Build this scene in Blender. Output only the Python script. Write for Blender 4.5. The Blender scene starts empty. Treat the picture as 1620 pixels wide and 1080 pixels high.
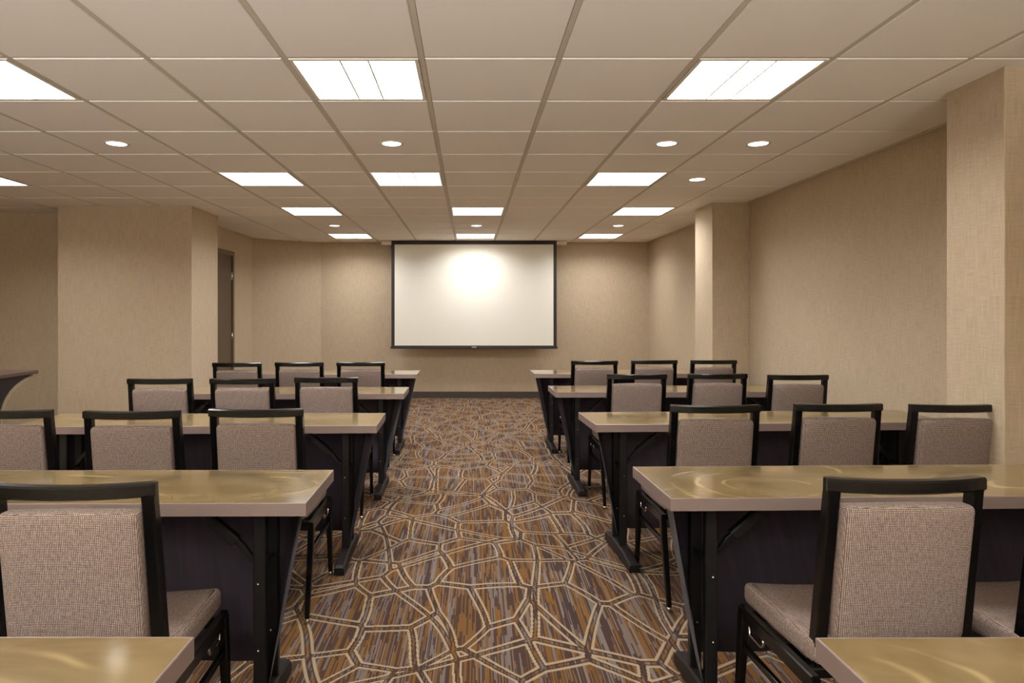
import bpy, bmesh, math, random
from mathutils import Vector, Matrix
random.seed(7)
S = bpy.context.scene
C = S.collection
R = math.radians

# ------------------------------------------------------------------ camera, world, exposure
F_PX = 1082.0
CAM_H = 1.35
cam_d = bpy.data.cameras.new('camera')
cam_d.sensor_width = 36.0
cam_d.lens = F_PX * 36.0 / 1620.0
cam_d.shift_x = 68.0 / 1620.0
cam_d.shift_y = -45.0 / 1620.0
cam_d.clip_start = 0.02
cam = bpy.data.objects.new('camera', cam_d)
C.objects.link(cam)
cam.location = (0, 0, CAM_H)
cam.rotation_euler = (R(90), 0, 0)
S.camera = cam
w = bpy.data.worlds.new('world'); S.world = w; w.use_nodes = True
w.node_tree.nodes['Background'].inputs[0].default_value = (0.0, 0.0, 0.0, 1)
vs = S.view_settings
vs.view_transform = 'Standard'; vs.look = 'None'; vs.gamma = 1.0; vs.use_curve_mapping = False
vs.exposure = 0.24
PANEL_EMIT = 5.0      # recessed square ceiling lights
SPOT_EMIT = 8.0       # small round downlights
PANEL_W = 15.5        # watts thrown down by each square light
SPOT_W = 3.0

S.cycles.diffuse_bounces = 8
# added fill light behind the viewpoint, aimed up to brighten the ceiling
day = bpy.data.lights.new('ceiling_fill', 'AREA'); day.shape = 'RECTANGLE'
day.size = 7.4; day.size_y = 0.9; day.energy = 760.0; day.color = (0.93, 0.98, 1.0); day.spread = R(96)
fill_o = bpy.data.objects.new('ceiling_fill', day); C.objects.link(fill_o)
fill_o.location = (-1.75, -2.95, 1.15); fill_o.rotation_euler = (R(90+53), 0, 0)

# ------------------------------------------------------------------ helpers
def lin(r, g, b):
    f = lambda c: (c/255/12.92) if c/255 <= 0.04045 else ((c/255+0.055)/1.055)**2.4
    return (f(r), f(g), f(b), 1)

def new_mat(name):
    m = bpy.data.materials.new(name); m.use_nodes = True
    nt = m.node_tree
    return m, nt, nt.nodes['Principled BSDF']

def N(nt, typ, **kw):
    n = nt.nodes.new(typ)
    for k, v in kw.items():
        setattr(n, k, v)
    return n

def setin(nt, sock, v):
    if isinstance(v, bpy.types.NodeSocket): nt.links.new(v, sock)
    else: sock.default_value = v

def M2(nt, op, a, b=None, c=None, clamp=False):
    n = N(nt, 'ShaderNodeMath', operation=op); n.use_clamp = clamp
    setin(nt, n.inputs[0], a)
    if b is not None: setin(nt, n.inputs[1], b)
    if c is not None: setin(nt, n.inputs[2], c)
    return n.outputs[0]

def mixc(nt, fac, a, b, blend='MIX'):
    n = N(nt, 'ShaderNodeMix', data_type='RGBA', blend_type=blend)
    setin(nt, n.inputs[0], fac); setin(nt, n.inputs[6], a); setin(nt, n.inputs[7], b)
    return n.outputs[2]

def ramp(nt, fac, stops, interp='LINEAR'):
    n = N(nt, 'ShaderNodeValToRGB'); cr = n.color_ramp; cr.interpolation = interp
    while len(cr.elements) < len(stops): cr.elements.new(0.5)
    for e, (p, c) in zip(cr.elements, stops): e.position = p; e.color = c
    setin(nt, n.inputs[0], fac)
    return n.outputs[0]

def xyz(nt, kind='Object'):
    tc = N(nt, 'ShaderNodeTexCoord'); sp = N(nt, 'ShaderNodeSeparateXYZ')
    nt.links.new(tc.outputs[kind], sp.inputs[0])
    return tc.outputs[kind], sp.outputs[0], sp.outputs[1], sp.outputs[2]

def comb(nt, x, y, z=0.0):
    n = N(nt, 'ShaderNodeCombineXYZ')
    setin(nt, n.inputs[0], x); setin(nt, n.inputs[1], y); setin(nt, n.inputs[2], z)
    return n.outputs[0]

def noise(nt, vec, scale, detail=2.0, rough=0.5, dist=0.0):
    n = N(nt, 'ShaderNodeTexNoise')
    nt.links.new(vec, n.inputs['Vector'])
    n.inputs['Scale'].default_value = scale; n.inputs['Detail'].default_value = detail
    n.inputs['Roughness'].default_value = rough; n.inputs['Distortion'].default_value = dist
    return n.outputs[0]

def bump(nt, bsdf, h, strength=0.3, dist=0.002):
    n = N(nt, 'ShaderNodeBump'); n.inputs['Strength'].default_value = strength; n.inputs['Distance'].default_value = dist
    setin(nt, n.inputs['Height'], h); nt.links.new(n.outputs[0], bsdf.inputs['Normal'])

# ------------------------------------------------------------------ materials
def plain(name, col, rough=0.5, metal=0.0, spec=0.5, grain=0.0, gscale=60):
    m, nt, b = new_mat(name)
    b.inputs['Roughness'].default_value = rough; b.inputs['Metallic'].default_value = metal
    b.inputs['Specular IOR Level'].default_value = spec
    if grain:
        v, x, y, z = xyz(nt)
        f = noise(nt, v, gscale, 3)
        c2 = tuple(max(0, c*(1-grain)) for c in col[:3]) + (1,)
        nt.links.new(mixc(nt, f, col, c2), b.inputs['Base Color'])
    else:
        b.inputs['Base Color'].default_value = col
    return m

def mat_wall():
    m, nt, b = new_mat('woven_wallcovering')
    v, x, y, z = xyz(nt)
    xy = M2(nt, 'ADD', x, y)
    vert = noise(nt, comb(nt, M2(nt, 'MULTIPLY', xy, 330), M2(nt, 'MULTIPLY', z, 9)), 1.0, 2)
    horz = noise(nt, comb(nt, M2(nt, 'MULTIPLY', xy, 12), M2(nt, 'MULTIPLY', z, 330)), 1.0, 2)
    vert2 = noise(nt, comb(nt, M2(nt, 'MULTIPLY', xy, 90), M2(nt, 'MULTIPLY', z, 4)), 1.0, 3)
    patch = noise(nt, comb(nt, M2(nt, 'MULTIPLY', xy, 5), M2(nt, 'MULTIPLY', z, 2.2)), 1.0, 3)
    f = M2(nt, 'ADD', M2(nt, 'MULTIPLY', vert, 0.42), M2(nt, 'MULTIPLY', horz, 0.40))
    f = M2(nt, 'ADD', f, M2(nt, 'MULTIPLY', vert2, 0.18))
    c = ramp(nt, f, [(0.30, lin(160, 143, 122)), (0.5, lin(188, 169, 144)), (0.70, lin(208, 190, 164))])
    c = mixc(nt, M2(nt, 'MULTIPLY', patch, 0.35), c, lin(166, 150, 122))
    nt.links.new(c, b.inputs['Base Color'])
    b.inputs['Roughness'].default_value = 0.75; b.inputs['Specular IOR Level'].default_value = 0.25
    bump(nt, b, f, 0.25, 0.0015)
    return m

def mat_carpet():
    m, nt, b = new_mat('striped_carpet')
    v, x, y, z = xyz(nt)
    def snap(a, s):
        return M2(nt, 'MULTIPLY', M2(nt, 'FLOOR', M2(nt, 'DIVIDE', a, s)), s)
    # tuft-stepped coordinates
    jit = noise(nt, comb(nt, M2(nt, 'MULTIPLY', x, 1.0), M2(nt, 'MULTIPLY', y, 2.0)), 3.0, 1)
    xs = M2(nt, 'ADD', x, M2(nt, 'MULTIPLY', y, -0.012))
    x1 = snap(xs, 0.046); x2 = snap(xs, 0.0115); x3 = snap(xs, 0.0057)
    n1 = noise(nt, comb(nt, M2(nt, 'MULTIPLY', x1, 137.3), M2(nt, 'MULTIPLY', y, 0.40)), 1.0, 0)
    n2 = noise(nt, comb(nt, M2(nt, 'MULTIPLY', x2, 371.7), M2(nt, 'MULTIPLY', y, 0.8), 4.0), 1.0, 1)
    n3 = noise(nt, comb(nt, M2(nt, 'MULTIPLY', x3, 733.1), M2(nt, 'MULTIPLY', y, 1.3), 9.0), 1.0, 1)
    f = M2(nt, 'ADD', M2(nt, 'MULTIPLY', n1, 0.30), M2(nt, 'MULTIPLY', n2, 0.52))
    f = M2(nt, 'ADD', f, M2(nt, 'MULTIPLY', n3, 0.18))
    f = M2(nt, 'ADD', M2(nt, 'MULTIPLY', M2(nt, 'SUBTRACT', f, 0.5), 1.9), 0.5)
    CV = 0.93
    cols = [(0.0, lin(98, 88, 88)), (0.22, lin(186, 174, 172)), (0.31, lin(112, 90, 84)), (0.41, lin(178, 134, 78)),
            (0.50, lin(116, 92, 82)), (0.56, lin(178, 164, 158)), (0.63, lin(120, 100, 92)), (0.68, lin(186, 138, 72)),
            (0.76, lin(192, 180, 178)), (0.86, lin(110, 90, 84))]
    base = ramp(nt, f, cols, 'CONSTANT')
    # outlined polygons
    sx = snap(x, 0.004); sy = snap(y, 0.004)
    warp = N(nt, 'ShaderNodeTexNoise'); warp.inputs['Scale'].default_value = 1.1; warp.inputs['Detail'].default_value = 0.0
    nt.links.new(v, warp.inputs['Vector'])
    wsp = N(nt, 'ShaderNodeSeparateXYZ'); nt.links.new(warp.outputs['Color'], wsp.inputs[0])
    wx = M2(nt, 'ADD', sx, M2(nt, 'MULTIPLY', M2(nt, 'SUBTRACT', wsp.outputs[0], 0.5), 0.30))
    wy = M2(nt, 'ADD', sy, M2(nt, 'MULTIPLY', M2(nt, 'SUBTRACT', wsp.outputs[1], 0.5), 0.30))
    pv = comb(nt, wx, M2(nt, 'MULTIPLY', wy, 0.72))
    def vor(scale, off):
        n = N(nt, 'ShaderNodeTexVoronoi', feature='DISTANCE_TO_EDGE', voronoi_dimensions='2D')
        o = N(nt, 'ShaderNodeVectorMath', operation='ADD'); nt.links.new(pv, o.inputs[0]); o.inputs[1].default_value = (off, off*1.7, 0)
        nt.links.new(o.outputs[0], n.inputs['Vector']); n.inputs['Scale'].default_value = scale; n.inputs['Randomness'].default_value = 1.0
        return M2(nt, 'DIVIDE', n.outputs['Distance'], scale)
    d = M2(nt, 'MINIMUM', vor(3.7, 0.0), vor(1.7, 3.3))
    def band(lo, hi):
        return M2(nt, 'MULTIPLY', M2(nt, 'GREATER_THAN', d, lo), M2(nt, 'LESS_THAN', d, hi))
    base = mixc(nt, M2(nt, 'MULTIPLY', band(0.005, 0.0105), 0.8), base, lin(84, 70, 68))
    base = mixc(nt, M2(nt, 'MULTIPLY', band(0.0105, 0.0205), 0.95), base, lin(255, 234, 200))
    fz = noise(nt, v, 900.0, 1)
    col = mixc(nt, M2(nt, 'MULTIPLY', fz, 0.55), base, lin(40, 33, 31))
    col = mixc(nt, 1.0, col, (0.43, 0.385, 0.35, 1), 'MULTIPLY')
    nt.links.new(col, b.inputs['Base Color'])
    b.inputs['Roughness'].default_value = 0.95; b.inputs['Specular IOR Level'].default_value = 0.1
    bump(nt, b, fz, 0.4, 0.003)
    return m

def mat_brass():
    m, nt, b = new_mat('swirled_brass_laminate')
    v, x, y, z = xyz(nt)
    oi = N(nt, 'ShaderNodeObjectInfo')
    rnd = M2(nt, 'MULTIPLY', oi.outputs['Random'], 37.0)
    px = M2(nt, 'ADD', x, rnd)
    p = comb(nt, px, M2(nt, 'MULTIPLY', y, 1.5), rnd)
    big = noise(nt, p, 2.6, 4, 0.5, 0.7)
    fine = noise(nt, comb(nt, M2(nt, 'MULTIPLY', px, 6), M2(nt, 'MULTIPLY', y, 40)), 1.0, 4, 0.6, 0.8)
    # arcs left by circular brushing
    wv = N(nt, 'ShaderNodeTexNoise'); wv.inputs['Scale'].default_value = 2.2; nt.links.new(p, wv.inputs['Vector'])
    off = N(nt, 'ShaderNodeVectorMath', operation='SCALE'); nt.links.new(wv.outputs['Color'], off.inputs[0]); off.inputs['Scale'].default_value = 0.16
    ad = N(nt, 'ShaderNodeVectorMath', operation='ADD'); nt.links.new(p, ad.inputs[0]); nt.links.new(off.outputs[0], ad.inputs[1])
    vo = N(nt, 'ShaderNodeTexVoronoi', feature='SMOOTH_F1', voronoi_dimensions='2D'); vo.inputs['Scale'].default_value = 1.9; vo.inputs['Smoothness'].default_value = 0.6
    nt.links.new(ad.outputs[0], vo.inputs['Vector'])
    dd = vo.outputs['Distance']
    ring = M2(nt, 'SINE', M2(nt, 'MULTIPLY', dd, 34.0))
    ring = M2(nt, 'POWER', M2(nt, 'MAXIMUM', ring, 0.0), 5.0)
    ring = M2(nt, 'MULTIPLY', ring, M2(nt, 'MULTIPLY', M2(nt, 'SUBTRACT', dd, 0.16), 9.0, clamp=True))
    fade = noise(nt, p, 4.5, 1)
    fade = M2(nt, 'MULTIPLY', M2(nt, 'SUBTRACT', fade, 0.42), 4.0, clamp=True)
    ring = M2(nt, 'MULTIPLY', ring, fade)
    c = ramp(nt, big, [(0.30, lin(84, 70, 46)), (0.44, lin(120, 101, 68)), (0.56, lin(138, 118, 82)), (0.72, lin(104, 88, 58))])
    c = mixc(nt, M2(nt, 'MULTIPLY', fine, 0.30), c, lin(144, 124, 88))
    c = mixc(nt, M2(nt, 'MULTIPLY', ring, 0.55), c, lin(200, 176, 128))
    nt.links.new(c, b.inputs['Base Color'])
    b.inputs['Metallic'].default_value = 0.15
    b.inputs['Roughness'].default_value = 0.115
    b.inputs['Specular IOR Level'].default_value = 0.6
    return m

def mat_fabric(name, swap):
    m, nt, b = new_mat(name)
    v, x, y, z = xyz(nt)
    nv, nx, ny, nz_ = xyz(nt, 'Normal')
    side = M2(nt, 'GREATER_THAN', M2(nt, 'ABSOLUTE', nx), 0.72)
    def pick(m_, a_, b_): return M2(nt, 'ADD', M2(nt, 'MULTIPLY', a_, M2(nt, 'SUBTRACT', 1.0, m_)), M2(nt, 'MULTIPLY', b_, m_))
    if swap == 'back':
        u, t = pick(side, x, y), pick(M2(nt, 'GREATER_THAN', M2(nt, 'ABSOLUTE', nz_), 0.72), z, y)
    else:
        u, t = pick(side, x, z), pick(M2(nt, 'GREATER_THAN', M2(nt, 'ABSOLUTE', ny), 0.72), y, z)
    k = 2*math.pi/0.0044
    a = M2(nt, 'SINE', M2(nt, 'MULTIPLY', u, k)); c_ = M2(nt, 'SINE', M2(nt, 'MULTIPLY', t, k))
    dot = M2(nt, 'MULTIPLY', M2(nt, 'ADD', a, 1.0), M2(nt, 'ADD', c_, 1.0))
    dot = M2(nt, 'MULTIPLY', dot, 0.25)
    nz = noise(nt, comb(nt, u, t), 420.0, 2)
    warm = noise(nt, comb(nt, M2(nt, 'MULTIPLY', u, 4.0), t), 38.0, 4, 0.7)
    line = noise(nt, comb(nt, M2(nt, 'MULTIPLY', u, 260), M2(nt, 'MULTIPLY', t, 12)), 1.0, 2)
    light = mixc(nt, warm, lin(230, 214, 198), lin(200, 172, 158))
    dark = mixc(nt, line, lin(44, 34, 33), lin(100, 82, 77))
    f = M2(nt, 'ADD', M2(nt, 'POWER', dot, 0.75), M2(nt, 'MULTIPLY', M2(nt, 'SUBTRACT', M2(nt, 'ADD', M2(nt, 'MULTIPLY', nz, 0.5), M2(nt, 'MULTIPLY', warm, 0.5)), 0.5), 1.1), clamp=True)
    col = mixc(nt, f, dark, light)
    slub = noise(nt, comb(nt, u, M2(nt, 'MULTIPLY', t, 0.7)), 150.0, 3, 0.7)
    col = mixc(nt, M2(nt, 'MULTIPLY', M2(nt, 'SUBTRACT', slub, 0.42), 2.2, clamp=True), col, lin(92, 74, 69))
    nt.links.new(col, b.inputs['Base Color'])
    b.inputs['Roughness'].default_value = 0.9; b.inputs['Specular IOR Level'].default_value = 0.15
    bump(nt, b, dot, 0.35, 0.0012)
    return m

def mat_emit(name, col, s):
    m, nt, b = new_mat(name)
    b.inputs['Base Color'].default_value = (0.9, 0.9, 0.88, 1)
    b.inputs['Emission Color'].default_value = col
    b.inputs['Emission Strength'].default_value = s
    return m

def mat_tile():
    m, nt, b = new_mat('ceiling_tile_fibre')
    v, x, y, z = xyz(nt)
    f = noise(nt, v, 160.0, 4, 0.7)
    oi = N(nt, 'ShaderNodeObjectInfo')
    c = mixc(nt, f, lin(238, 231, 221), lin(246, 240, 231))
    c = mixc(nt, M2(nt, 'MULTIPLY', oi.outputs['Random'], 0.16), c, lin(226, 216, 202))
    nt.links.new(c, b.inputs['Base Color'])
    b.inputs['Roughness'].default_value = 0.9; b.inputs['Specular IOR Level'].default_value = 0.1
    bump(nt, b, f, 0.15, 0.001)
    return m

def mat_cloth():
    m, nt, b = new_mat('black_skirt_cloth')
    v, x, y, z = xyz(nt)
    f = noise(nt, comb(nt, M2(nt, 'MULTIPLY', M2(nt, 'ADD', x, y), 40), M2(nt, 'MULTIPLY', z, 3)), 1.0, 3)
    nt.links.new(mixc(nt, f, lin(56, 49, 58), lin(84, 72, 82)), b.inputs['Base Color'])
    b.inputs['Roughness'].default_value = 0.55; b.inputs['Specular IOR Level'].default_value = 0.35
    b.inputs['Sheen Weight'].default_value = 0.15
    return m

def mat_wood(name, c1, c2, rough=0.35):
    m, nt, b = new_mat(name)
    v, x, y, z = xyz(nt)
    f = noise(nt, comb(nt, M2(nt, 'MULTIPLY', x, 30), M2(nt, 'MULTIPLY', y, 2.5), M2(nt, 'MULTIPLY', z, 2.5)), 1.0, 4, 0.6, 0.6)
    nt.links.new(mixc(nt, f, c1, c2), b.inputs['Base Color'])
    b.inputs['Roughness'].default_value = rough
    return m

WALL = mat_wall(); CARPET = mat_carpet(); BRASS = mat_brass()
FAB_B = mat_fabric('tweed_back', 'back'); FAB_S = mat_fabric('tweed_seat', 'seat')
TILE = mat_tile()
GRID = plain('ceiling_grid_paint', lin(206, 194, 176), 0.6, spec=0.3, grain=0.08)
LENS = mat_emit('light_lens', (1.0, 0.97, 0.92, 1), PANEL_EMIT)
SPOTL = mat_emit('downlight_lens', (1.0, 0.97, 0.92, 1), SPOT_EMIT)
FIXT = plain('fixture_white', lin(225, 216, 200), 0.45, grain=0.05)
BLACKM = plain('black_lacquered_metal', lin(14, 13, 12), 0.22, spec=0.38, grain=0.25, gscale=25)
BLACKT = plain('black_steel', lin(20, 19, 19), 0.42, spec=0.5, grain=0.25, gscale=30)
FOOTM = plain('dark_brown_foot', lin(36, 30, 29), 0.5, spec=0.22, grain=0.25, gscale=40)
BAND = plain('mauve_metal_edge', lin(148, 130, 124), 0.38, metal=0.35, spec=0.5, grain=0.08, gscale=18)
CHROME = plain('nickel', lin(205, 202, 196), 0.16, metal=1.0, grain=0.05)
CLOTH = mat_cloth()
BASEB = plain('dark_baseboard', lin(72, 62, 56), 0.45, grain=0.2)
DOORW = mat_wood('door_wood', lin(92, 74, 54), lin(74, 58, 42))
FRAMEW = mat_wood('door_frame_paint', lin(112, 88, 66), lin(98, 78, 58))
SCREENW = plain('screen_fabric', lin(230, 227, 215), 0.85, spec=0.1, grain=0.02, gscale=5)
SCREENB = plain('screen_border', lin(44, 37, 33), 0.6, grain=0.15)
WOODTOP = mat_wood('dark_wood_top', lin(98, 76, 62), lin(76, 58, 48), 0.3)
DARKW = mat_wood('near_black_veneer', lin(36, 28, 28), lin(26, 21, 22), 0.4)
TAN = plain('tan_edge_trim', lin(150, 130, 104), 0.5, grain=0.1)

# ------------------------------------------------------------------ mesh helpers
def link(name, me, mat, parent=None, smooth=False):
    o = bpy.data.objects.new(name, me); C.objects.link(o)
    if mat and not me.materials: me.materials.append(mat)
    if smooth:
        for p in me.polygons: p.use_smooth = True
    if parent: o.parent = parent
    return o

def from_bm(name, bm, mat, parent=None, smooth=False):
    me = bpy.data.meshes.new(name); bmesh.ops.recalc_face_normals(bm, faces=bm.faces[:]); bm.to_mesh(me); bm.free()
    return link(name, me, mat, parent, smooth)

def from_py(name, verts, faces, mat, parent=None, smooth=False):
    bm = bmesh.new()
    vv = [bm.verts.new(v) for v in verts]
    for f in faces: bm.faces.new([vv[i] for i in f])
    return from_bm(name, bm, mat, parent, smooth)

def add_box(bm, x0, x1, y0, y1, z0, z1, bev=0.0):
    v = [bm.verts.new(p) for p in [(x0,y0,z0),(x1,y0,z0),(x1,y1,z0),(x0,y1,z0),(x0,y0,z1),(x1,y0,z1),(x1,y1,z1),(x0,y1,z1)]]
    fs = [bm.faces.new([v[i] for i in q]) for q in [(0,3,2,1),(4,5,6,7),(0,1,5,4),(1,2,6,5),(2,3,7,6),(3,0,4,7)]]
    if bev:
        es = list({e for f in fs for e in f.edges})
        bmesh.ops.bevel(bm, geom=es, offset=bev, segments=2, affect='EDGES', profile=0.5)

def box(name, mat, x0, x1, y0, y1, z0, z1, parent=None, bev=0.0):
    bm = bmesh.new(); add_box(bm, x0, x1, y0, y1, z0, z1, bev)
    return from_bm(name, bm, mat, parent)

def empty(name, loc, rz=0.0):
    o = bpy.data.objects.new(name, None); C.objects.link(o)
    o.location = loc; o.rotation_euler = (0, 0, rz); o.empty_display_size = 0.1
    return o

def tag(o, label, cat, group=None):
    o['label'] = label; o['category'] = cat
    if group: o['group'] = group
    return o

def structure(o):
    o['kind'] = 'structure'; return o

def sweep(bm, path, hs, ht, side, cap=True):
    """Chamfered rectangular bar along path; hs = half size along `side`, ht = half size across. Scalars or lists."""
    n = len(path); P = [Vector(p) for p in path]; side = Vector(side).normalized()
    hs = hs if isinstance(hs, (list, tuple)) else [hs]*n
    ht = ht if isinstance(ht, (list, tuple)) else [ht]*n
    rings = []
    for i in range(n):
        t = (P[min(i+1, n-1)] - P[max(i-1, 0)]).normalized()
        s = (side - t*side.dot(t)).normalized(); u = t.cross(s)
        k = 1.0
        if 0 < i < n-1:
            a = (P[i]-P[i-1]).normalized(); k = 1.0/max(0.5, a.dot(t))
        a_, b_ = hs[i], ht[i]*k; c = min(hs[i], ht[i])*0.28
        sec = [(a_-c, b_), (a_, b_-c), (a_, -b_+c), (a_-c, -b_), (-a_+c, -b_), (-a_, -b_+c), (-a_, b_-c), (-a_+c, b_)]
        rings.append([bm.verts.new(P[i]+s*p+u*q) for p, q in sec])
    for i in range(n-1):
        for j in range(8):
            bm.faces.new([rings[i][j], rings[i][(j+1) % 8], rings[i+1][(j+1) % 8], rings[i+1][j]])
    if cap:
        bm.faces.new(rings[0]); bm.faces.new(rings[-1][::-1])

def bar(name, mat, path, hs, ht, side, parent):
    bm = bmesh.new(); sweep(bm, path, hs, ht, side)
    return from_bm(name, bm, mat, parent)

def tube(name, mat, path, r, parent, seg=8):
    bm = bmesh.new(); P = [Vector(p) for p in path]; n = len(P); rings = []
    for i in range(n):
        t = (P[min(i+1, n-1)] - P[max(i-1, 0)]).normalized()
        s = t.orthogonal().normalized() if i == 0 else (ps - t*ps.dot(t)).normalized()
        ps = s; u = t.cross(s)
        rings.append([bm.verts.new(P[i]+s*(r*math.cos(2*math.pi*j/seg))+u*(r*math.sin(2*math.pi*j/seg))) for j in range(seg)])
    for i in range(n-1):
        for j in range(seg):
            bm.faces.new([rings[i][j], rings[i][(j+1) % seg], rings[i+1][(j+1) % seg], rings[i+1][j]])
    bm.faces.new(rings[0]); bm.faces.new(rings[-1][::-1])
    return from_bm(name, bm, mat, parent, True)

def lathe(name, mat, prof, parent=None, seg=20, loc=(0, 0, 0)):
    bm = bmesh.new(); rings = []
    for r, z in prof:
        rings.append([bm.verts.new((loc[0]+r*math.cos(2*math.pi*j/seg), loc[1]+r*math.sin(2*math.pi*j/seg), loc[2]+z)) for j in range(seg)])
    for i in range(len(prof)-1):
        for j in range(seg):
            bm.faces.new([rings[i][j], rings[i][(j+1) % seg], rings[i+1][(j+1) % seg], rings[i+1][j]])
    bm.faces.new(rings[0]); bm.faces.new(rings[-1][::-1])
    return from_bm(name, bm, mat, parent, True)

def rbox(name, mat, w, d, h, r, parent, warp=None, n=9):
    """Soft-edged cushion block centred on the origin, then warped."""
    bm = bmesh.new(); half = (w/2, d/2, h/2)
    def coord(i, a, rr):
        if i <= 2: return -a + (0.0, 0.35*rr, rr)[i]
        if i >= n-3: return a - (0.0, 0.35*rr, rr)[n-1-i]
        return (-a+rr) + (2*a-2*rr)*(i-2)/(n-5)
    cache = {}
    def vert(i, j, k):
        if (i, j, k) in cache: return cache[(i, j, k)]
        p = [coord(i, half[0], r), coord(j, half[1], r), coord(k, half[2], r)]
        q = [max(-half[a]+r, min(half[a]-r, p[a])) for a in range(3)]
        dv = Vector([p[a]-q[a] for a in range(3)])
        if dv.length > 1e-9: dv = dv.normalized()*r
        pt = Vector(q)+dv
        if warp: pt = Vector(warp(pt))
        cache[(i, j, k)] = bm.verts.new(pt); return cache[(i, j, k)]
    m = n-1
    for a in range(m):
        for b in range(m):
            for q in ([(a,b,0),(a,b+1,0),(a+1,b+1,0),(a+1,b,0)], [(a,b,m),(a+1,b,m),(a+1,b+1,m),(a,b+1,m)],
                      [(a,0,b),(a+1,0,b),(a+1,0,b+1),(a,0,b+1)], [(a,m,b),(a,m,b+1),(a+1,m,b+1),(a+1,m,b)],
                      [(0,a,b),(0,a,b+1),(0,a+1,b+1),(0,a+1,b)], [(m,a,b),(m,a+1,b),(m,a+1,b+1),(m,a,b+1)]):
                bm.faces.new([vert(*t) for t in q])
    return from_bm(name, bm, mat, parent, True)

def copy_tree(o, parent=None):
    c = o.copy(); C.objects.link(c); c.parent = parent
    for ch in list(o.children): copy_tree(ch, c)
    return c

# ------------------------------------------------------------------ room shell
CEIL = 2.477
XR, YB = 2.86, 10.90
XL, YF = -6.35, -3.10
ZT = 2.62
structure(box('floor', CARPET, XL-0.15, XR+0.15, YF-0.15, YB+0.15, -0.10, 0.0))
structure(box('wall_back', WALL, -2.36, XR+0.15, YB, YB+0.15, 0, ZT))
structure(box('wall_right', WALL, XR, XR+0.15, YF, YB, 0, ZT))
structure(box('wall_front', WALL, XL-0.15, XR+0.15, YF-0.15, YF, 0, ZT))
structure(box('wall_far_left', WALL, XL-0.15, XL, YF, 7.87, 0, ZT))
structure(box('wall_alcove', WALL, XL, -4.33, 7.72, 7.87, 0, ZT))
structure(box('wall_left', WALL, -3.40, -3.25, 7.95, 10.25, 0, ZT))
# curved corner between the door wall and the back wall
def arc_pts(a, b, bulge, n):
    a, b = Vector(a), Vector(b); d = b-a; nrm = Vector((-d.y, d.x)).normalized()
    return [a + d*(i/n) + nrm*(bulge*4*(i/n)*(1-i/n)) for i in range(n+1)]
def strip_wall(name, pts, z0, z1, th, mat):
    bm = bmesh.new(); n = len(pts); inn = []; out = []
    for i, p in enumerate(pts):
        t = (pts[min(i+1, n-1)]-pts[max(i-1, 0)]).normalized(); q = p + Vector((-t.y, t.x))*th
        inn.append([bm.verts.new((p.x, p.y, z)) for z in (z0, z1)]); out.append([bm.verts.new((q.x, q.y, z)) for z in (z0, z1)])
    for i in range(n-1):
        for A in (inn, out): bm.faces.new([A[i][0], A[i+1][0], A[i+1][1], A[i][1]])
        for k in (0, 1): bm.faces.new([inn[i][k], inn[i+1][k], out[i+1][k], out[i][k]])
    for i in (0, n-1): bm.faces.new([inn[i][0], inn[i][1], out[i][1], out[i][0]])
    return from_bm(name, bm, mat)
cpts = arc_pts((-3.25, 10.25), (-2.36, YB), 0.05, 10)
structure(strip_wall('wall_corner', cpts, 0, ZT, 0.15, WALL))
structure(box('wall_pillar', WALL, -4.33, -2.92, 7.20, 7.95, 0, ZT, bev=0.004))
structure(box('wall_pillar', WALL, 2.48, XR, 6.97, 7.50, 0, ZT, bev=0.004))
structure(box('wall_pillar', WALL, 2.45, XR, 3.13, 3.51, 0, ZT, bev=0.004))

def baseboard(name, x0, x1, y0, y1):
    structure(box(name, BASEB, x0, x1, y0, y1, 0.0, 0.10, bev=0.004))
baseboard('baseboard_back', -2.36, XR, YB-0.014, YB)
baseboard('baseboard_right', XR-0.014, XR, YF, 3.13)
baseboard('baseboard_right', XR-0.014, XR, 3.51, 6.97)
baseboard('baseboard_right', XR-0.014, XR, 7.50, YB-0.014)
for (x0, y0, y1) in ((2.48, 6.97, 7.50), (2.45, 3.13, 3.51)):
    baseboard('baseboard_pillar', x0-0.014, x0, y0-0.014, y1)
    baseboard('baseboard_pillar', x0, XR, y0-0.014, y0)
baseboard('baseboard_pillar', -4.33, -2.906, 7.186, 7.20)
baseboard('baseboard_pillar', -2.92, -2.906, 7.20, 7.95)
baseboard('baseboard_alcove', XL, -4.33, 7.706, 7.72)
baseboard('baseboard_left', -3.25, -3.236, 9.42, 10.25)
structure(strip_wall('baseboard_corner', [p + Vector((0.012, -0.012)) for p in cpts], 0, 0.10, 0.014, BASEB))

# ------------------------------------------------------------------ ceiling: slab, grid, tiles
G = 0.61
GX0, GY0 = -0.21, 3.026
ceil = structure(box('ceiling', GRID, XL-0.15, XR+0.15, YF-0.15, YB+0.15, CEIL+0.012, CEIL+0.16))
lights = {(-1, 0): 'l', (2, 0): 'l', (-4, 0): 'l', (-1, 4): 'l', (-3, 4): 'l', (2, 4): 'l', (-7, 4): 'l',
          (-3, 7): 'l', (0, 7): 'l', (3, 7): 'l', (-3, 11): 'l', (0, 11): 'l', (3, 11): 'l',
          (-1, -7): 'b', (2, -7): 'b', (-4, -7): 'b', (-7, -1): 'b'}
downs = [(-4, 2), (-1, 2), (2, 2), (3, 2), (3, 4), (-3, 9), (0, 9), (3, 9)]
for i in range(-10, 6):
    x = GX0+G*i
    o = box('grid_runner', GRID, x-0.012, x+0.012, YF, YB, CEIL+0.004, CEIL+0.014, ceil)
for j in range(-10, 14):
    y = GY0+G*j
    if YF < y < YB:
        box('grid_runner', GRID, XL, XR, y-0.0085, y+0.0085, CEIL+0.005, CEIL+0.014, ceil)
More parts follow.
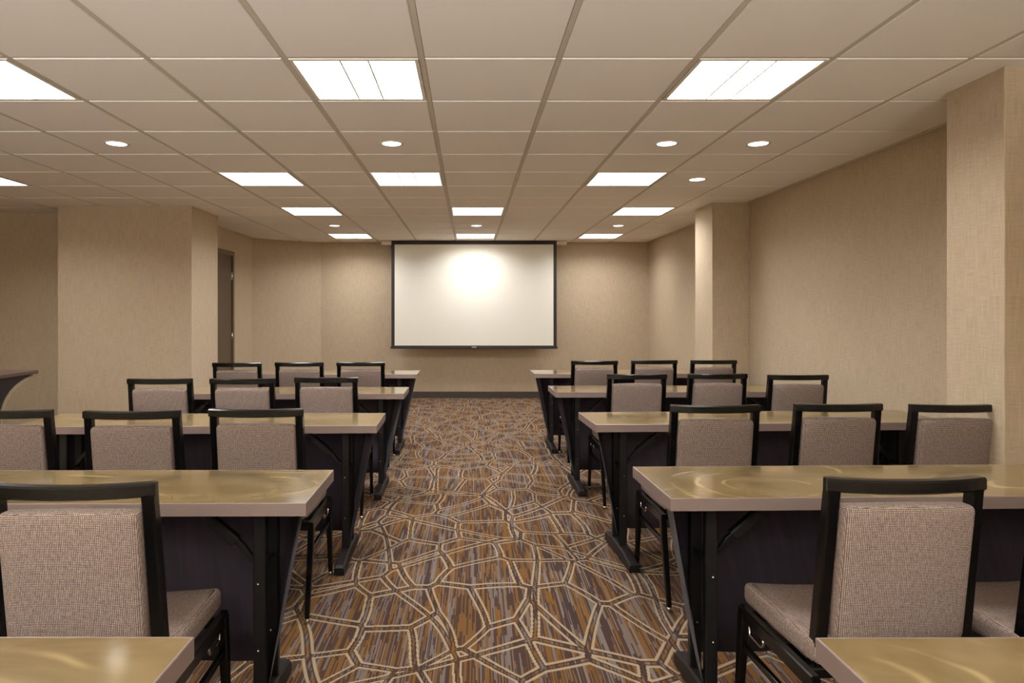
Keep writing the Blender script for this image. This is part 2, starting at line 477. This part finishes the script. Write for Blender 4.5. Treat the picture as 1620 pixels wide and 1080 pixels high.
def tile_bm(bm, ox, oy, hx0, hx1, hy0, hy1):
    e = 0.004
    z1, z0 = CEIL+0.008, CEIL
    a = [(hx0, hy0), (hx1, hy0), (hx1, hy1), (hx0, hy1)]
    b = [(hx0+e, hy0+e), (hx1-e, hy0+e), (hx1-e, hy1-e), (hx0+e, hy1-e)]
    r = [[bm.verts.new((ox+p, oy+q, z)) for p, q in ring] for ring, z in ((a, z1), (a, z0+e), (b, z0))]
    for k in range(2):
        for n_ in range(4): bm.faces.new([r[k][n_], r[k][(n_+1) % 4], r[k+1][(n_+1) % 4], r[k+1][n_]])
    bm.faces.new(r[2]); bm.faces.new(r[0][::-1])
hx, hy = G/2-0.014, G/2-0.0095
tile_me = None
rest = bmesh.new()
for i in range(-11, 6):
    for j in range(-10, 13):
        if (i, j) in lights: continue
        x0, x1, y0, y1 = GX0+G*i, GX0+G*(i+1), GY0+G*j, GY0+G*(j+1)
        if x0 < XL-0.3 or x0 > XR-0.05 or y0 < YF-0.3: continue
        cx, cy = (x0+x1)/2, (y0+y1)/2
        seen = y1 > 2.3 and -0.72*y1 < x1 and not (cy > 8.0 and x1 < -3.3) and not (cy > 7.9 and x1 < -4.2)
        if i == 5:
            continue
        if y1 > YB:      # cut row against the back wall
            bm = bmesh.new(); tile_bm(bm, 0, 0, x0+0.014, x1-0.014, y0+0.0095, YB-0.004)
            from_bm('ceiling_tile', bm, TILE, ceil); continue
        if not seen:
            tile_bm(rest, cx, cy, -hx, hx, -hy, hy); continue
        if tile_me is None:
            bm = bmesh.new(); tile_bm(bm, 0, 0, -hx, hx, -hy, hy)
            o = from_bm('ceiling_tile', bm, TILE, ceil); tile_me = o.data
        else:
            o = link('ceiling_tile', tile_me, TILE, ceil)
        o.location = (cx, cy, 0)
o = from_bm('ceiling_tile_field', rest, TILE, ceil); o['kind'] = 'stuff'
# wall angle along the right wall
box('wall_angle', GRID, XR-0.02, XR, YF, YB, CEIL-0.002, CEIL+0.012, ceil)

# ------------------------------------------------------------------ ceiling lights
def make_panel():
    t = empty('ceiling_light', (0, 0, 0))
    bm = bmesh.new(); o_, i_ = 0.289, 0.272
    add_box(bm, -o_, o_, -o_, -i_, CEIL-0.001, CEIL+0.011); add_box(bm, -o_, o_, i_, o_, CEIL-0.001, CEIL+0.011)
    add_box(bm, -o_, -i_, -i_, i_, CEIL-0.001, CEIL+0.011); add_box(bm, i_, o_, -i_, i_, CEIL-0.001, CEIL+0.011)
    from_bm('frame', bm, FIXT, t)
    for a, b in ((-i_, -0.0675), (-0.059, 0.059), (0.0675, i_)):
        box('lens', LENS, a, b, -i_, i_, CEIL+0.004, CEIL+0.010, t)
    box('mullion', FIXT, -0.0675, -0.059, -i_, i_, CEIL+0.001, CEIL+0.011, t)
    box('mullion', FIXT, 0.059, 0.0675, -i_, i_, CEIL+0.001, CEIL+0.011, t)
    for a, b in ((-i_, -0.0675), (-0.059, 0.059), (0.0675, i_)):
        ld = bpy.data.lights.new('lens_glow', 'AREA'); ld.shape = 'RECTANGLE'; ld.size = b-a; ld.size_y = 2*i_
        ld.energy = PANEL_W*(b-a)/(2*i_); ld.color = (0.985, 0.99, 1.0); ld.spread = R(150)
        lo = bpy.data.objects.new('lens_glow', ld); C.objects.link(lo); lo.parent = t; lo.location = ((a+b)/2, 0, CEIL+0.003)
    return t
panel_labels = {
    (-1, 0): 'square ceiling light of the nearest row, just left of the aisle',
    (2, 0): 'square ceiling light of the nearest row, right of the aisle',
    (-4, 0): 'square ceiling light of the nearest row, cut by the left picture edge',
    (-1, 4): 'square ceiling light of the second row, just left of the aisle centre line',
    (-3, 4): 'square ceiling light of the second row, in front of the broad left pillar',
    (2, 4): 'square ceiling light of the second row, right of the aisle',
    (-7, 4): 'square ceiling light in the left alcove, only its corner showing at the picture edge',
    (-3, 7): 'square ceiling light of the third row, leftmost one',
    (0, 7): 'square ceiling light of the third row, over the aisle',
    (3, 7): 'square ceiling light of the third row, rightmost one beside the far right pillar',
    (-3, 11): 'square ceiling light of the last row, left of the projection screen',
    (0, 11): 'square ceiling light of the last row, right above the projection screen',
    (3, 11): 'square ceiling light of the last row, right of the projection screen'}
proto = None
for (i, j), kind in lights.items():
    t = proto if proto is None else copy_tree(proto)
    if proto is None: t = proto = make_panel()
    t.location = (GX0+G*(i+0.5), GY0+G*(j+0.5), 0)
    if kind == 'l': tag(t, panel_labels[(i, j)], 'ceiling light', 'square recessed ceiling lights')
    else:
        where = {-1: 'left of the aisle line', 2: 'right of the aisle line', -4: 'further left', -7: 'in the left alcove'}[i]
        near = {-1: 'level with the second tables', -7: 'behind the viewpoint'}[j]
        tag(t, f'square ceiling light out of view, {where}, {near}', 'ceiling light', 'square ceiling lights outside the picture')
def make_down():
    t = empty('downlight', (0, 0, 0))
    lathe('trim_ring', FIXT, [(0.062, CEIL-0.0005), (0.066, CEIL-0.004), (0.080, CEIL-0.003), (0.083, CEIL+0.001), (0.062, CEIL+0.001)], t, 28)
    lathe('lens', SPOTL, [(0.062, CEIL-0.0015), (0.062, CEIL+0.0005)], t, 28)
    ld = bpy.data.lights.new('spot_glow', 'SPOT'); ld.energy = SPOT_W*4; ld.spot_size = R(95); ld.spot_blend = 0.6
    ld.color = (1.0, 0.95, 0.87); ld.shadow_soft_size = 0.05
    lo = bpy.data.objects.new('spot_glow', ld); C.objects.link(lo); lo.parent = t; lo.location = (0, 0, CEIL-0.06)
    return t
down_labels = ['small round downlight left of the broad left pillar, leftmost', 'small round downlight behind the near light panel left of the aisle',
    'small round downlight right of the aisle, behind the near right light panel', 'small round downlight nearest the right wall, in the front line of downlights',
    'small round downlight beside the second-row light panel on the right', 'small round downlight far back on the left, between two light panels',
    'small round downlight far back above the projection screen', 'small round downlight far back on the right, between two light panels']
proto = None
for (i, j), lb in zip(downs, down_labels):
    t = copy_tree(proto) if proto else make_down()
    proto = proto or t
    t.location = (GX0+G*(i+0.5), GY0+G*(j+0.5), 0)
    tag(t, lb, 'downlight', 'small round downlights')

# ------------------------------------------------------------------ door in the left wall
d = structure(empty('door_1', (-3.25, 8.90, 0)))
bm = bmesh.new()
add_box(bm, -0.01, 0.022, -0.53, -0.47, 0, 2.19, 0.003); add_box(bm, -0.01, 0.022, 0.46, 0.52, 0, 2.19, 0.003)
add_box(bm, -0.01, 0.022, -0.47, 0.46, 2.13, 2.19, 0.003)
from_bm('door_frame', bm, FRAMEW, d)
box('door_leaf', DOORW, -0.012, 0.006, -0.47, 0.445, 0.008, 2.125, d)
box('door_gap', BLACKT, -0.012, 0.002, 0.445, 0.46, 0.008, 2.125, d)
for z in (0.28, 1.03, 1.85):
    h = box('hinge', CHROME, 0.003, 0.012, 0.43, 0.462, z-0.055, z+0.055, d, bev=0.001)
    lathe('hinge_pin', CHROME, [(0.007, -0.058), (0.007, 0.058)], h, 10, (0.014, 0.452, z))
lathe('door_knob', CHROME, [(0.008, 0), (0.008, 0.03), (0.026, 0.04), (0.026, 0.055), (0.012, 0.065)], d, 16).matrix_local = Matrix.Translation((0.006, -0.40, 1.0)) @ Matrix.Rotation(R(90), 4, 'Y')

# ------------------------------------------------------------------ unseen window band, added to account for the ceiling fill light
wn = structure(empty('added_window_1', (-1.75, YF, 0.85)))
for q in range(5):
    x0 = -3.8+q*1.52
    box('added_pane', FIXT, x0+0.04, x0+1.48, 0.004, 0.012, 0.06, 1.30, wn)
for q in range(6):
    box('mullion', FIXT, -3.84+q*1.52, -3.76+q*1.52, 0.0, 0.05, 0.0, 1.36, wn, bev=0.003)
for q in range(5):
    for z in range(14):
        o = box('added_slat', FIXT, -3.74+q*1.52, -2.30+q*1.52, -0.024, 0.024, -0.0008, 0.0008, wn)
        o.location = (0, 0.045, 0.10+z*0.087); o.rotation_euler = (R(-35), 0, 0)
box('added_sill', FIXT, -3.9, 3.9, 0.0, 0.10, -0.03, 0.03, wn, bev=0.004)
box('added_head', FIXT, -3.84, 3.84, 0.0, 0.05, 1.32, 1.38, wn, bev=0.003)

# ------------------------------------------------------------------ projection screen
sc = tag(empty('projection_screen', (0.078, 10.66, 0)), 'large white pull-down projection screen with black border on the back wall', 'screen')
zb, hw = 0.795, 1.285
box('housing', FIXT, -1.445, 1.445, -0.02, 0.12, CEIL-0.062, CEIL-0.004, sc, bev=0.003)
box('screen_fabric', SCREENW, -hw+0.05, hw-0.05, -0.0255, -0.0235, zb+0.05, CEIL-0.062, sc)
bm = bmesh.new()
add_box(bm, -hw, -hw+0.05, -0.026, -0.023, zb+0.03, CEIL-0.002); add_box(bm, hw-0.05, hw, -0.026, -0.023, zb+0.03, CEIL-0.002)
add_box(bm, -hw+0.05, hw-0.05, -0.026, -0.023, CEIL-0.062, CEIL-0.002); add_box(bm, -hw+0.05, hw-0.05, -0.026, -0.023, zb+0.03, zb+0.05)
from_bm('border', bm, SCREENB, sc)
bb = box('weight_bar', SCREENB, -hw-0.012, hw+0.012, -0.036, -0.010, zb, zb+0.036, sc, bev=0.004)
box('maker_plate', CHROME, -0.035, 0.035, -0.039, -0.035, zb+0.016, zb+0.032, bb)

# ------------------------------------------------------------------ tables
TZ, TD, TH = 0.76, 0.453, 0.040
def make_table(L):
    t = empty('seminar_table', (0, 0, 0))
    a, b = L/2, TD/2
    e = 0.0035
    top = box('table_top', BRASS, -a+e, a-e, -b+e, b-e, TZ-TH+0.002, TZ, t)
    bm = bmesh.new()
    ri = [(-a+e, -b+e), (a-e, -b+e), (a-e, b-e), (-a+e, b-e)]; ro = [(-a, -b), (a, -b), (a, b), (-a, b)]
    rm = [(-a+0.0012, -b+0.0012), (a-0.0012, -b+0.0012), (a-0.0012, b-0.0012), (-a+0.0012, b-0.0012)]
    rr = [[bm.verts.new((p, q, z)) for p, q in r] for r, z in ((ri, TZ+0.0004), (rm, TZ+0.0004), (ro, TZ-0.0012), (ro, TZ-TH), (ri, TZ-TH))]
    for k in range(5):
        A, B = rr[k], rr[(k+1) % 5]
        for n_ in range(4): bm.faces.new([A[n_], A[(n_+1) % 4], B[(n_+1) % 4], B[n_]])
    from_bm('edge_band', bm, BAND, t)
    zu = TZ-TH+0.002
    ax = a-0.185
    # skirt cloth: back panel and the two tapering ends
    def cloth(name, fn, nu, nv):
        bm = bmesh.new(); th = 0.002
        g = [[fn(i/nu, j/nv) for j in range(nv+1)] for i in range(nu+1)]
        gv = [[bm.verts.new(p) for p in r] for r in g]
        for i in range(nu):
            for j in range(nv): bm.faces.new([gv[i][j], gv[i+1][j], gv[i+1][j+1], gv[i][j+1]])
        bmesh.ops.solidify(bm, geom=bm.faces[:], thickness=th)
        return from_bm(name, bm, CLOTH, t, True)
    def back(u, v):
        hwid = (a-0.10)*(1-v) + (ax-0.012)*v
        return ((u*2-1)*hwid, 0.205-0.10*v+0.004*math.sin(u*40)*v, zu-v*(zu-0.105))
    cloth('modesty_panel', back, 40, 6)
    for s in (-1, 1):
        def end(u, v, s=s):
            y0 = -0.205*(1-v) + (-0.075)*v; y1 = 0.205*(1-v)+0.105*v
            x = (a-0.014-0.085*u)*(1-v)+(ax+0.020-0.035*u)*v + 0.004*math.sin(u*17+v*3)*math.sin(v*math.pi)
            return (s*x, y0+(y1-y0)*u, zu-v*(zu-0.075))
        cloth('end_skirt', end, 14, 8)
        # T-leg
        x = s*ax
        for y in (-0.075, 0.075):
            p = bar('leg_post', BLACKT, [(x, y, 0.05), (x, y, zu)], 0.021, 0.014, (1, 0, 0), t)
            for z in (0.50 if y > 0 else 0.455, 0.235):
                bm = bmesh.new(); bmesh.ops.create_uvsphere(bm, u_segments=8, v_segments=5, radius=0.0055)
                bmesh.ops.translate(bm, verts=bm.verts, vec=(x-s*0.004, y-0.0145, z)); from_bm('bolt', bm, CHROME, p, True)
        # foot with rounded hump
        yc = -0.035; prof = [(-0.265, 0.040), (-0.25, 0.052), (-0.12, 0.068), (0.0, 0.074), (0.12, 0.072), (0.25, 0.056), (0.265, 0.044)]
        bm = bmesh.new(); rings = []
        for (y, h) in prof:
            hw_ = 0.026
            sec = [(-hw_, 0.006), (hw_, 0.006), (hw_, h-0.008), (hw_-0.007, h), (-hw_+0.007, h), (-hw_, h-0.008)]
            rings.append([bm.verts.new((x+p, yc+y, z)) for p, z in sec])
        for k in range(len(prof)-1):
            for n_ in range(6): bm.faces.new([rings[k][n_], rings[k][(n_+1) % 6], rings[k+1][(n_+1) % 6], rings[k+1][n_]])
        bm.faces.new(rings[0]); bm.faces.new(rings[-1][::-1])
        f = from_bm('foot', bm, FOOTM, t)
        for y in (-0.24, 0.24):
            lathe('floor_glide', BLACKT, [(0.014, 0), (0.016, 0.008)], f, 10, (x, yc+y, 0))
        # mounting plate and folding brace
        box('mounting_plate', BLACKT, x-0.05, x+0.05, -0.12, 0.12, zu-0.008, zu, t)
        br = bar('brace', BLACKT, [(x-s*0.012, -0.03, 0.505), (x-s*0.05, -0.03, 0.53), (x-s*0.075, -0.03, 0.565), (x-s*0.25, -0.03, zu-0.008)], 0.011, 0.009, (0, 1, 0), t)
        bar('brace_sleeve', BLACKT, [(x-s*0.095, -0.03, 0.578), (x-s*0.185, -0.03, 0.655)], 0.018, 0.018, (0, 1, 0), br)
        bar('tie_bar', BLACKT, [(x, -0.085, 0.50), (x, 0.085, 0.50)], 0.009, 0.009, (1, 0, 0), t)
    return t
# (aisle-side far corner x, y), rotation, side
rows = ['nearest', 'second', 'third', 'fourth', 'farthest']
tl = [(-0.501, 1.247, 0.0), (-0.509, 2.574, 0.4), (-0.493, 4.04, 1.2), (-0.479, 5.456, 0.5), (-0.502, 7.05, 0.3)]
tr = [(0.630, 1.244, 0.3), (0.629, 2.627, 1.5), (0.650, 4.066, 2.4), (0.641, 5.55, 0.6), (0.629, 7.09, 0.5)]
extra = {('left', 0): ', cut by the picture bottom', ('right', 0): ', cut by the picture bottom',
         ('left', 1): ', behind the near left chair', ('right', 1): ', behind the near right chair',
         ('left', 4): ', closest to the screen', ('right', 4): ', closest to the screen'}
for side, lst, L, sg in (('left', tl, 1.89, -1), ('right', tr, 1.95, 1)):
    proto = None
    for k, (cx, cy, rot) in enumerate(lst):
        t = copy_tree(proto) if proto else make_table(L)
        proto = proto or t
        r = R(rot)
        off = Vector((sg*L/2, -TD/2, 0)); off.rotate(Matrix.Rotation(r, 3, 'Z'))
        t.location = (cx+off.x, cy+off.y, 0); t.rotation_euler = (0, 0, r)
        tag(t, f'brass-topped table {side} of the aisle, {rows[k]} row' + extra.get((side, k), ''), 'table', 'narrow brass-topped seminar tables')

# ------------------------------------------------------------------ chairs
def make_chair():
    t = empty('banquet_chair', (0, 0, 0))
    def bow(x, a): return -a*(1-(x/0.207)**2)
    # back frame: two posts that turn under the seat, bowed top rail
    for s in (-1, 1):
        path = [(s*0.199, 0.22, 0.366), (s*0.199, 0.115, 0.366), (s*0.199, 0.085, 0.371), (s*0.199, 0.066, 0.388),
                (s*0.198, 0.060, 0.43), (s*0.1945, 0.030, 0.67), (s*0.191, 0.0, 0.888), (s*0.191, -0.001, 0.918)]
        bm = bmesh.new(); sweep(bm, path, 0.0165, [0.013, 0.014, 0.016, 0.018, 0.02, 0.02, 0.0185, 0.018], (1, 0, 0))
        from_bm('back_post', bm, BLACKM, t)
    bm = bmesh.new()
    n = 14
    sweep(bm, [(-0.2072+0.4144*i/n, bow(-0.2072+0.4144*i/n, 0.036), 0.903) for i in range(n+1)], 0.0175, 0.0175, (0, 0, 1))
    from_bm('top_rail', bm, BLACKM, t)
    # back cushion
    def wb(p):
        z = p.z+0.668
        y = 0.060*(0.90-z)/0.46 + bow(p.x, 0.022) + p.y
        return (p.x, y-0.006, z + 0.004*math.cos(p.x*12))
    rbox('backrest', FAB_B, 0.352, 0.062, 0.372, 0.020, t, wb)
    # seat cushion, slightly dished
    def ws(p):
        k = (1-(p.x/0.235)**2)
        top = 1.0 if p.z > 0 else 0.0
        taper = 1.0-0.05*max(0, -(p.y)/0.21)
        return (p.x*taper, p.y+0.243, p.z+0.441-0.012*k*top*(0.3+0.7*max(0, p.y/0.21)))
    seat = rbox('seat', FAB_S, 0.460, 0.420, 0.072, 0.022, t, ws, 11)
    for s in (-1, 1):
        for dx in (0.0, 0.009):
            tube('piping', FAB_S, [(s*(0.212-dx)*(1-0.05*max(0, -(y-0.243)/0.21)), y, 0.4745+0.0015*0) for y in (0.06, 0.15, 0.243, 0.33, 0.42)], 0.0028, seat, 6)
        x = s*0.246
        bar('side_rail', BLACKM, [(x, -0.022, 0.392), (x, 0.417, 0.392)], 0.012, 0.021, (1, 0, 0), t)
        lf = bar('leg', BLACKM, [(x, 0.402, 0.40), (x+s*0.001, 0.412, 0.30), (x+s*0.003, 0.442, 0.022)], [0.0135, 0.0135, 0.010], [0.019, 0.018, 0.011], (1, 0, 0), t)
        lathe('glide', CHROME, [(0.007, 0.0), (0.0125, 0.004), (0.0125, 0.014), (0.009, 0.024)], lf, 12, (x+s*0.003, 0.442, 0))
        lb = bar('leg', BLACKM, [(x, -0.008, 0.40), (x+s*0.002, -0.030, 0.30), (x+s*0.003, -0.110, 0.022)], [0.0135, 0.0135, 0.010], [0.018, 0.017, 0.011], (1, 0, 0), t)
        lathe('glide', CHROME, [(0.007, 0.0), (0.0125, 0.004), (0.0125, 0.014), (0.009, 0.024)], lb, 12, (x+s*0.003, -0.110, 0))
        bar('stretcher', BLACKM, [(x, -0.036, 0.283), (x, 0.414, 0.283)], 0.008, 0.011, (1, 0, 0), t)
        tube('ganging_hook', CHROME, [(x+s*0.004, 0.352, 0.376), (x+s*0.006, 0.350, 0.352), (x+s*0.006, 0.342, 0.346), (x+s*0.006, 0.268, 0.346), (x+s*0.006, 0.260, 0.352), (x+s*0.004, 0.258, 0.376)], 0.0048, t)
    for y in (0.05, 0.385):
        bar('cross_bar', BLACKM, [(-0.242, y, 0.386), (0.242, y, 0.386)], 0.012, 0.014, (0, 1, 0), t)
    return t
chair_proto = None
def chair(x, y, rot, label, group):
    global chair_proto
    t = copy_tree(chair_proto) if chair_proto else make_chair()
    chair_proto = chair_proto or t
    t.location = (x, y, 0); t.rotation_euler = (0, 0, R(rot))
    tag(t, label, 'chair', group)
def from_px(xl, xr, yt):
    z = 0.43*F_PX/(yt-495.0)
    return ((xl+xr)/2-742.0)*z/F_PX, z
pos3 = {'left': ['seat by the wall', 'middle seat', 'seat by the aisle'], 'right': ['seat by the aisle', 'middle seat', 'seat by the wall']}
chair_px = {
    ('left', 2): [(-64, 80, 648, 1.5), (138, 283, 649, 1.5), (335, 478, 646, 1.0)],
    ('left', 3): [(207, 301, 598.5, 1.2), (337, 431, 598.5, 1.2), (470, 563, 596.5, 1.2)],
    ('left', 4): [(341, 410, 573.5, 1), (440, 508, 573, 1), (537, 605, 572.5, 1)],
    ('right', 2): [(1062, 1199, 640, 1.0), (1252, 1397, 638, 2.0), (1436, 1580, 639, 1.2)],
    ('right', 3): [(962, 1052, 591.5, 1), (1089, 1180, 591, 1.5), (1215, 1308, 592.6, 1.0)],
    ('right', 4): [(907, 973, 570.5, 1), (1001, 1068, 569.5, 1), (1095, 1162, 569.5, 1.5)]}
for (side, k), lst in chair_px.items():
    for q, (xl, xr, yt, rot) in enumerate(lst):
        x, y = from_px(xl, xr, yt)
        chair(x, y, rot, f'black-framed tweed chair at the {rows[k]} table {side} of the aisle, {pos3[side][q]}', 'black-framed tweed chairs')
x, y = from_px(-8, 240, 763); chair(x, y, 2.0, 'large near tweed chair at the second table left of the aisle, by the aisle', 'black-framed tweed chairs')
chair(x-0.575, y-0.02, 0.5, 'tweed chair mostly beyond the left picture edge, only seat side showing', 'black-framed tweed chairs')
x, y = from_px(1303, 1555, 754); chair(x, y, 2.0, 'large near tweed chair at the second table right of the aisle, by the aisle', 'black-framed tweed chairs')
chair(x+0.575, y+0.02, 1.0, 'tweed chair beyond the right picture edge, only its seat showing', 'black-framed tweed chairs')

# ------------------------------------------------------------------ console with curved overhang at the far left
ct = tag(empty('console', (-3.33, 5.29, 0)), 'dark console with wooden top and curved overhang at the left picture edge', 'console')
Wc = 0.62; Lc = 1.5
box('console_top', WOODTOP, -Wc, 0, -Lc, 0, 0.882, 0.91, ct, bev=0.003)
prof = [(-Lc+0.05, 0.0), (-0.41, 0.0), (-0.405, 0.45), (-0.398, 0.58), (-0.38, 0.66), (-0.363, 0.695), (-0.34, 0.728), (-0.29, 0.777), (-0.235, 0.81), (-0.18, 0.835), (-0.11, 0.86), (-0.045, 0.876)]
prof += [(-0.03, 0.882), (-Lc+0.05, 0.882)]
def prism(name, pr, x0, x1, mat, parent):
    bm = bmesh.new(); A = [bm.verts.new((x0, y, z)) for y, z in pr]; B = [bm.verts.new((x1, y, z)) for y, z in pr]
    n = len(pr)
    for i in range(n): bm.faces.new([A[i], A[(i+1) % n], B[(i+1) % n], B[i]])
    bm.faces.new(A); bm.faces.new(B[::-1])
    return from_bm(name, bm, mat, parent)
prism('body', prof, -Wc+0.03, -0.03, DARKW, ct)
edge = prof[1:-2]
trim = [(y, z) for y, z in edge] + [(y+0.019, z-0.012) for y, z in edge[::-1]]
prism('curved_trim', trim, -Wc+0.02, -0.02, TAN, ct)
